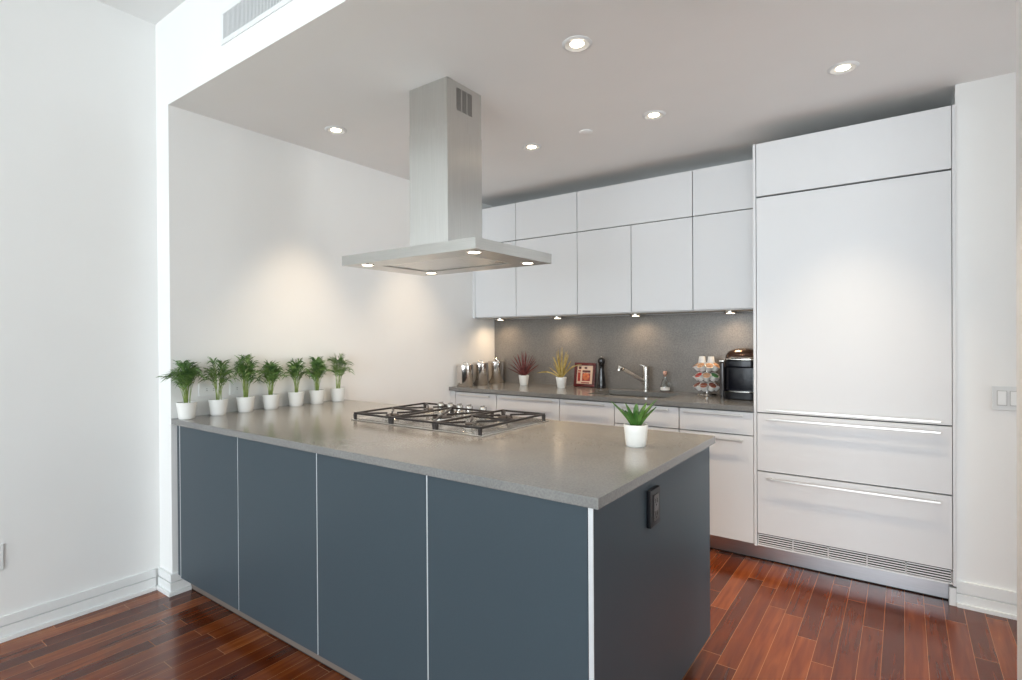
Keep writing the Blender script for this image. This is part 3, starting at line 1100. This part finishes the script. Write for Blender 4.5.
def grass_plant(x, y, z, height, spread, n, m, seed, label, name, extra=()):
    rnd = random.Random(seed)
    t = thing(name, label, 'plant', (x, y, z))
    pot(x, y, z, 0.033, 0.045, 0.086, t, ribs=False)
    b = B()
    z0 = z + 0.074
    blades = []
    for k in range(n):
        a = -1 + 2 * (k + 0.5) / n + rnd.uniform(-0.06, 0.06)
        blades.append((a, rnd.uniform(-0.6, 0.4), rnd.uniform(0.85, 1.0)))
    for a, dep, hs in blades:
        d = rgt * a + fwd * dep
        out = spread * abs(a) ** 0.9 * rnd.uniform(0.85, 1.1)
        hh = height * hs * (1 - 0.62 * a * a)
        dn = d.normalized() if d.length > 1e-3 else rgt
        base = Vector((x, y, z0)) + dn * 0.006
        pts = [base + dn * out * q ** 1.05 + Vector((0, 0, hh * q ** (0.95 - 0.15 * abs(a)))) for q in (0, .2, .4, .6, .8, 1)]
        for p in pts:
            p.y = min(p.y, YB - 0.026)
        tw = rnd.uniform(-1.0, 1.0)
        b.ribbon(pts, [0.0042, 0.0056, 0.0054, 0.0046, 0.0032, 0.0008], rgt * math.cos(tw) + fwd * math.sin(tw), fold=0.3)
    for dx, dz, w in extra:
        d = rgt
        base = Vector((x, y, z0))
        pts = [base + rgt * dx * q + Vector((0, 0, dz * q + 0.03 * math.sin(PI * q))) for q in (0, .2, .4, .6, .8, 1)]
        b.ribbon(pts, [0.003, w, w, w, w * 0.8, 0.0006], Vector((0, 0, 1)), fold=0.2)
    part('leaves', b, m, t)


grass_plant(-2.654, 3.85, CT, 0.225, 0.150, 21, 'red_leaf', 3, 'burgundy spiky-leaved plant in a small white pot on the back counter', 'spiky_plant')
grass_plant(-2.262, 3.82, CT, 0.265, 0.105, 20, 'yellow_leaf', 8, 'straw-yellow spiky plant in a small white pot on the back counter', 'grass_plant',
            [(-0.20, 0.045, 0.0055), (0.17, 0.115, 0.004)])

# ------------------------------------------------------------------ canisters
cl = ['polished steel canister nearest the counter front, by the side wall', 'polished steel canister in the middle of the three',
      'polished steel canister at the back, next to the burgundy plant']
cp = [(-3.018, 3.500, 0.070, 0.168), (-3.018, 3.705, 0.068, 0.176), (-3.018, 3.930, 0.070, 0.180)]
for k, (x, y, r, h) in enumerate(cp):
    t = thing('canister', cl[k], 'canister', (x, y, CT), 'steel canisters')
    z = CT
    part('body', B().lathe([(0, z), (r * 0.97, z), (r, z + 0.003), (r, z + h), (r * 0.98, z + h + 0.001), (0, z + h + 0.001)], (x, y, 0), 40), 'polished', t)
    z = CT + h + 0.001
    l = part('lid', B().lathe([(r * 0.99, z), (r * 1.03, z), (r * 1.035, z + 0.012), (r * 1.0, z + 0.016), (0, z + 0.017)], (x, y, 0), 40), 'polished', t)
    zz = z + 0.016
    arch = [Vector((x, y, zz)) + rgt * (0.021 * math.cos(a)) + Vector((0, 0, 0.018 * math.sin(a) ** 0.6 if math.sin(a) > 0 else 0)) for a in
            [PI * i / 12 for i in range(13)]]
    part('handle', B().tube(arch, 0.0035, 8), 'chrome', l)
    # wire clamp on the front
    q = Vector((x, y, 0)) + Vector((0.8, -0.6, 0)) * (r + 0.004)
    part('clasp', B().tube([(q.x, q.y, CT + h + 0.012), (q.x + 0.006, q.y - 0.004, CT + h - 0.010), (q.x, q.y, CT + h - 0.036)], 0.0025, 8), 'chrome', t)

# ------------------------------------------------------------------ picture frame leaning on the backsplash
fw = 0.118
fx0, fx1, fh = -2.235, -2.040, 0.200
t = thing('picture_frame', 'dark red framed picture of red and orange food leaning on the backsplash', 'picture', (-2.137, 3.975, CT))
lean = math.atan2(0.030, fh)


def leaned(bb, yb=3.975, zb=CT):
    m = Matrix.Translation((0, yb, zb)) @ Matrix.Rotation(-lean, 4, 'X') @ Matrix.Translation((0, -yb, -zb))
    for v in bb.bm.verts:
        v.co = m @ v.co
    return bb


b = B()
z0, z1, f = CT + 0.001, CT + fh, 0.024
for a in ((fx0, fx1, z0, z0 + f), (fx0, fx1, z1 - f, z1), (fx0, fx0 + f, z0 + f, z1 - f), (fx1 - f, fx1, z0 + f, z1 - f)):
    b.box(a[0], a[1], 3.967, 3.985, a[2], a[3], 0.002)
part('frame', leaned(b), 'frame_red', t)
part('picture', leaned(B().box(fx0 + f, fx1 - f, 3.976, 3.984, z0 + f, z1 - f)), 'picture_cream', t, 'cream and red picture')
pw, ph = fx1 - fx0 - 2 * f, fh - 2 * f
b1, b2, b3 = B(), B(), B()


def patch(bb, u0, u1, v0, v1):
    bb.box(fx0 + f + pw * u0, fx0 + f + pw * u1, 3.9752, 3.9762, z0 + f + ph * v0, z0 + f + ph * v1)


patch(b3, .10, .26, .80, .94)
patch(b3, .46, .62, .82, .92)
patch(b1, .06, .22, .14, .62)
patch(b3, .34, .84, .62, .74)
patch(b1, .06, .24, .66, .74)
patch(b1, .34, .84, .16, .58)
c = Vector((fx0 + f + pw * 0.58, 3.9748, z0 + f + ph * 0.40))
for k in range(7):
    a = k * 0.9
    q = c + Vector((math.cos(a) * pw * 0.13, 0, math.sin(a) * ph * 0.12))
    b2.lathe([(0, 0.0012), (0.012, 0.001), (0.014, 0)], (q.x, q.y, q.z), 12, Matrix.Rotation(PI / 2, 3, 'X'))
patch(b1, .30, .80, .03, .09)
pp = part('print_pattern', leaned(b1), 'picture_red', t)
part('print_pattern', leaned(b2), 'picture_orange', t)
part('print_pattern', leaned(b3), 'picture_dark', t)

# ------------------------------------------------------------------ pepper mill
mx_, my_ = -1.968, 3.955
t = thing('pepper_mill', 'tall black turned pepper mill beside the red picture frame', 'pepper mill', (mx_, my_, CT))
part('body', B().lathe([(0, CT), (0.033, CT), (0.034, CT + 0.006), (0.033, CT + 0.04), (0.031, CT + 0.048), (0.030, CT + 0.075), (0.0235, CT + 0.125),
                        (0.021, CT + 0.155), (0.0225, CT + 0.180), (0.024, CT + 0.186), (0, CT + 0.186)], (mx_, my_, 0), 32), 'mill', t)
part('head', B().lathe([(0.020, CT + 0.186), (0.0225, CT + 0.190), (0.0275, CT + 0.205), (0.029, CT + 0.222), (0.025, CT + 0.236), (0.012, CT + 0.243), (0, CT + 0.244)],
                       (mx_, my_, 0), 32), 'mill', t)
part('finial', B().lathe([(0.004, CT + 0.242), (0.0075, CT + 0.247), (0.006, CT + 0.254), (0, CT + 0.256)], (mx_, my_, 0), 16), 'chrome', t, 'chrome finial knob')

# ------------------------------------------------------------------ faucet
qx, qy = -1.590, 3.945
t = thing('faucet', 'satin steel single-lever tap with slanted pull-out spout behind the sink', 'faucet', (qx, qy, CT))
part('post', B().lathe([(0, CT), (0.029, CT), (0.029, CT + 0.006), (0.024, CT + 0.009), (0.024, CT + 0.150), (0.026, CT + 0.152), (0.026, CT + 0.180),
                        (0.024, CT + 0.186), (0, CT + 0.187)], (qx, qy, 0), 32), 'steel', t)
e0, e1 = Vector((qx, qy, CT + 0.062)), Vector((-1.722, 3.80, CT + 0.176))
part('spout', B().tube([e0, e0.lerp(e1, .5), e1], [0.0135, 0.0125, 0.0125], 16), 'toe_steel', t)
e2 = e1 + (e1 - e0).normalized() * 0.018
part('spray_head', B().tube([e1 - (e1 - e0).normalized() * 0.02, e1, e2, e2 + Vector((-0.006, -0.006, -0.030))], [0.016, 0.017, 0.017, 0.014], 16), 'chrome', t)
part('lever', B().tube([(qx, qy, CT + 0.180), (qx - 0.024, qy - 0.006, CT + 0.192), (qx - 0.045, qy - 0.010, CT + 0.197)], [0.006, 0.005, 0.0045], 12), 'chrome', t)

# ------------------------------------------------------------------ glass bottle
gx_, gy_ = -1.445, 3.955
t = thing('glass_bottle', 'small clear glass bottle with a cork stopper right of the tap', 'bottle', (gx_, gy_, CT))
part('body', B().lathe([(0, CT), (0.031, CT), (0.034, CT + 0.005), (0.033, CT + 0.04), (0.027, CT + 0.07), (0.014, CT + 0.095), (0.0115, CT + 0.104), (0.0115, CT + 0.122),
                        (0.014, CT + 0.126), (0.0115, CT + 0.127), (0.009, CT + 0.122), (0.009, CT + 0.104), (0.0115, CT + 0.093), (0.0245, CT + 0.068), (0.030, CT + 0.04), (0.031, CT + 0.008), (0, CT + 0.006)],
                       (gx_, gy_, 0), 32), 'glass', t)
part('stopper', B().lathe([(0, CT + 0.112), (0.0085, CT + 0.112), (0.0095, CT + 0.127), (0.013, CT + 0.128), (0.014, CT + 0.146), (0.010, CT + 0.152), (0, CT + 0.153)], (gx_, gy_, 0), 20),
     'cork', t, 'pinkish cork stopper')
part('label', B().lathe([(0.0343, CT + 0.012), (0.0338, CT + 0.034)], (gx_, gy_, 0), 32), 'pod_white', t, 'small pale band')

# ------------------------------------------------------------------ pod carousel with pods
kx, ky = -1.116, 3.875
t = thing('pod_carousel', 'three-tier chrome carousel rack holding coffee pods beside the coffee machine', 'rack', (kx, ky, CT))
part('base', B().lathe([(0, CT), (0.068, CT), (0.070, CT + 0.004), (0.066, CT + 0.011), (0.03, CT + 0.015), (0, CT + 0.015)], (kx, ky, 0), 36), 'chrome', t)
part('post', B().lathe([(0.006, CT + 0.013), (0.006, CT + 0.222), (0.009, CT + 0.224), (0.009, CT + 0.228), (0, CT + 0.230)], (kx, ky, 0), 16), 'chrome', t)
tiers = [CT + 0.062, CT + 0.130, CT + 0.198]
tilt = math.radians(38)
pod_r, ring_r, NP = 0.0235, 0.064, 8
for zt in tiers:
    b = B()
    for rr, dz in ((0.048, -0.018), (0.086, 0.010)):
        pts = [(kx + rr * math.cos(2 * PI * i / 40), ky + rr * math.sin(2 * PI * i / 40), zt + dz) for i in range(41)]
        b.tube(pts, 0.0016, 6, cap=False)
    for i in range(NP):
        a = 2 * PI * (i + 0.5) / NP
        b.tube([(kx + 0.006 * math.cos(a), ky + 0.006 * math.sin(a), zt - 0.024), (kx + 0.048 * math.cos(a), ky + 0.048 * math.sin(a), zt - 0.018),
                (kx + 0.086 * math.cos(a), ky + 0.086 * math.sin(a), zt + 0.010)], 0.0014, 6)
    part('wire_tier', b, 'chrome', t)


def pod_proto(lid, color):
    z = 0.0
    b = B().lathe([(0, -0.042), (0.0185, -0.042), (0.0200, -0.039), (0.0250, -0.004), (0.0275, -0.003), (0.0278, 0), (0.0255, 0.0002)], (0, 0, 0), 24)
    l = B().lathe([(0.0256, 0.0001), (0.0245, 0.0008), (0, 0.0010)], (0, 0, 0), 24)
    return b.mesh('cup', M['pod_white']), l.mesh('lid', M[lid])


pods = {c: pod_proto('lid_' + c, c) for c in ('tan', 'red', 'green', 'brown', 'white')}
layout = [['brown'] * 8, ['white', 'tan', 'green', 'white', 'tan', 'red', 'tan', 'green'], ['tan'] * 8]
tn = ['bottom', 'middle', 'top']
for ti, zt in enumerate(tiers):
    for i in range(NP):
        a = 2 * PI * i / NP + ti * 0.25
        c = layout[ti][i]
        o = bpy.data.objects.new('coffee_pod', None)
        o.empty_display_size = 0.02
        COL.objects.link(o)
        o.rotation_euler = (0, tilt, a)
        o.location = (kx + (ring_r + 0.011) * math.cos(a), ky + (ring_r + 0.011) * math.sin(a), zt + 0.013)
        tag(o, 'coffee pod with %s foil lid in the %s tier of the chrome carousel' % (c, tn[ti]), 'coffee pod', '%s-lidded pods in the %s tier' % (c, tn[ti]))
        for nm, me in (('cup', pods[c][0]), ('foil_lid', pods[c][1])):
            p = bpy.data.objects.new(nm, me)
            COL.objects.link(p)
            p.parent = o
for q, (dx, dy, rz, lb) in enumerate(((-0.030, -0.010, 0.3, 'white coffee pod lying on top of the carousel, on the left'),
                                      (0.030, -0.006, 1.2, 'white coffee pod lying on top of the carousel, on the right'))):
    o = bpy.data.objects.new('coffee_pod', None)
    COL.objects.link(o)
    o.location = (kx + dx, ky + dy, tiers[2] + 0.030)
    o.rotation_euler = (PI, 0, rz)
    tag(o, lb, 'coffee pod')
    for nm, me in (('cup', pods['white'][0]), ('foil_lid', pods['white'][1])):
        p = bpy.data.objects.new(nm, me)
        COL.objects.link(p)
        p.parent = o

# ------------------------------------------------------------------ coffee machine
t = thing('coffee_machine', 'black single-serve coffee machine with bronze lid beside the fridge', 'coffee machine', (-0.84, 3.83, CT))
ox0, ox1 = -0.968, -0.742
oy0, oy1 = 3.690, 3.975


def d_plan(x0, x1, y0, y1, rf, n=14, rb=0.02):
    """plan outline rounded towards the front (y0)"""
    xm, hw = (x0 + x1) / 2, (x1 - x0) / 2
    pts = [(x1, y1), (x0, y1)]
    for i in range(n + 1):
        a = PI + PI * i / n
        cx, sy = math.cos(a), math.sin(a)
        px = math.copysign(abs(cx) ** 0.55, cx)
        py = -abs(sy) ** 0.75
        pts.append((xm + hw * px, y0 + rf + rf * py))
    return pts


part('base', B().prism(d_plan(ox0 - 0.004, ox1 + 0.004, oy0 - 0.006, oy1, 0.085), CT, CT + 0.048, 0.006, 3), 'black_plastic', t)
part('drip_tray', B().prism(d_plan(ox0 + 0.03, ox1 - 0.03, oy0 + 0.012, oy0 + 0.10, 0.05), CT + 0.048, CT + 0.053, 0.001), 'steel', t)
part('column', B().prism(d_plan(ox0, ox1, oy0 + 0.052, oy1, 0.05), CT + 0.048, CT + 0.215, 0.004), 'black_gloss', t)
part('brew_head', B().prism(d_plan(ox0, ox1, oy0, oy1, 0.085), CT + 0.205, CT + 0.258, 0.010, 3), 'black_gloss', t)
b = B().lathe([(1.0, 0.0), (1.0, 0.012), (0.985, 0.024), (0.93, 0.040), (0.82, 0.054), (0.65, 0.066), (0.42, 0.075), (0.2, 0.079), (0, 0.080)], (0, 0, 0), 48)
for v in b.bm.verts:   # squarish plan, a little longer than wide
    r2 = math.hypot(v.co.x, v.co.y)
    if r2 > 1e-6:
        c_, s_ = v.co.x / r2, v.co.y / r2
        v.co.x = math.copysign(abs(c_) ** 0.7, c_) * r2
        v.co.y = math.copysign(abs(s_) ** 0.7, s_) * r2
    v.co = Vector((-0.855 + v.co.x * 0.112, 3.822 + v.co.y * 0.130, CT + 0.2605 + v.co.z * 0.9))
part('lid', b, 'bronze', t, 'glossy bronze-brown lid')
part('lid_band', B().prism(d_plan(ox0 - 0.001, ox1 + 0.001, oy0 - 0.002, oy1 - 0.02, 0.086), CT + 0.256, CT + 0.265, 0.002), 'chrome', t, 'silver band under the lid')
hp = []
for i in range(13):
    a = PI + PI * i / 12
    hp.append((-0.855 + 0.085 * math.cos(a), oy0 + 0.07 + 0.085 * math.sin(a), CT + 0.272))
part('lid_handle', B().tube(hp, 0.006, 10), 'chrome', t)
tk = part('water_tank', B().box(-1.002, ox0 - 0.003, 3.76, oy1 - 0.01, CT + 0.012, CT + 0.238, 0.010, 3), 'dark_tank', t, 'smoky grey water tank')
part('tank_lid', B().box(-1.004, ox0 - 0.003, 3.757, oy1 - 0.008, CT + 0.238, CT + 0.250, 0.003), 'steel', tk)
part('tank_foot', B().box(-0.996, ox0 - 0.003, 3.77, oy1 - 0.02, CT, CT + 0.012), 'black_plastic', tk)
part('control_panel', B().box(ox1 - 0.052, ox1 - 0.004, oy0 + 0.05, oy0 + 0.11, CT + 0.262, CT + 0.284, 0.004), 'chrome', t, 'silver control panel')
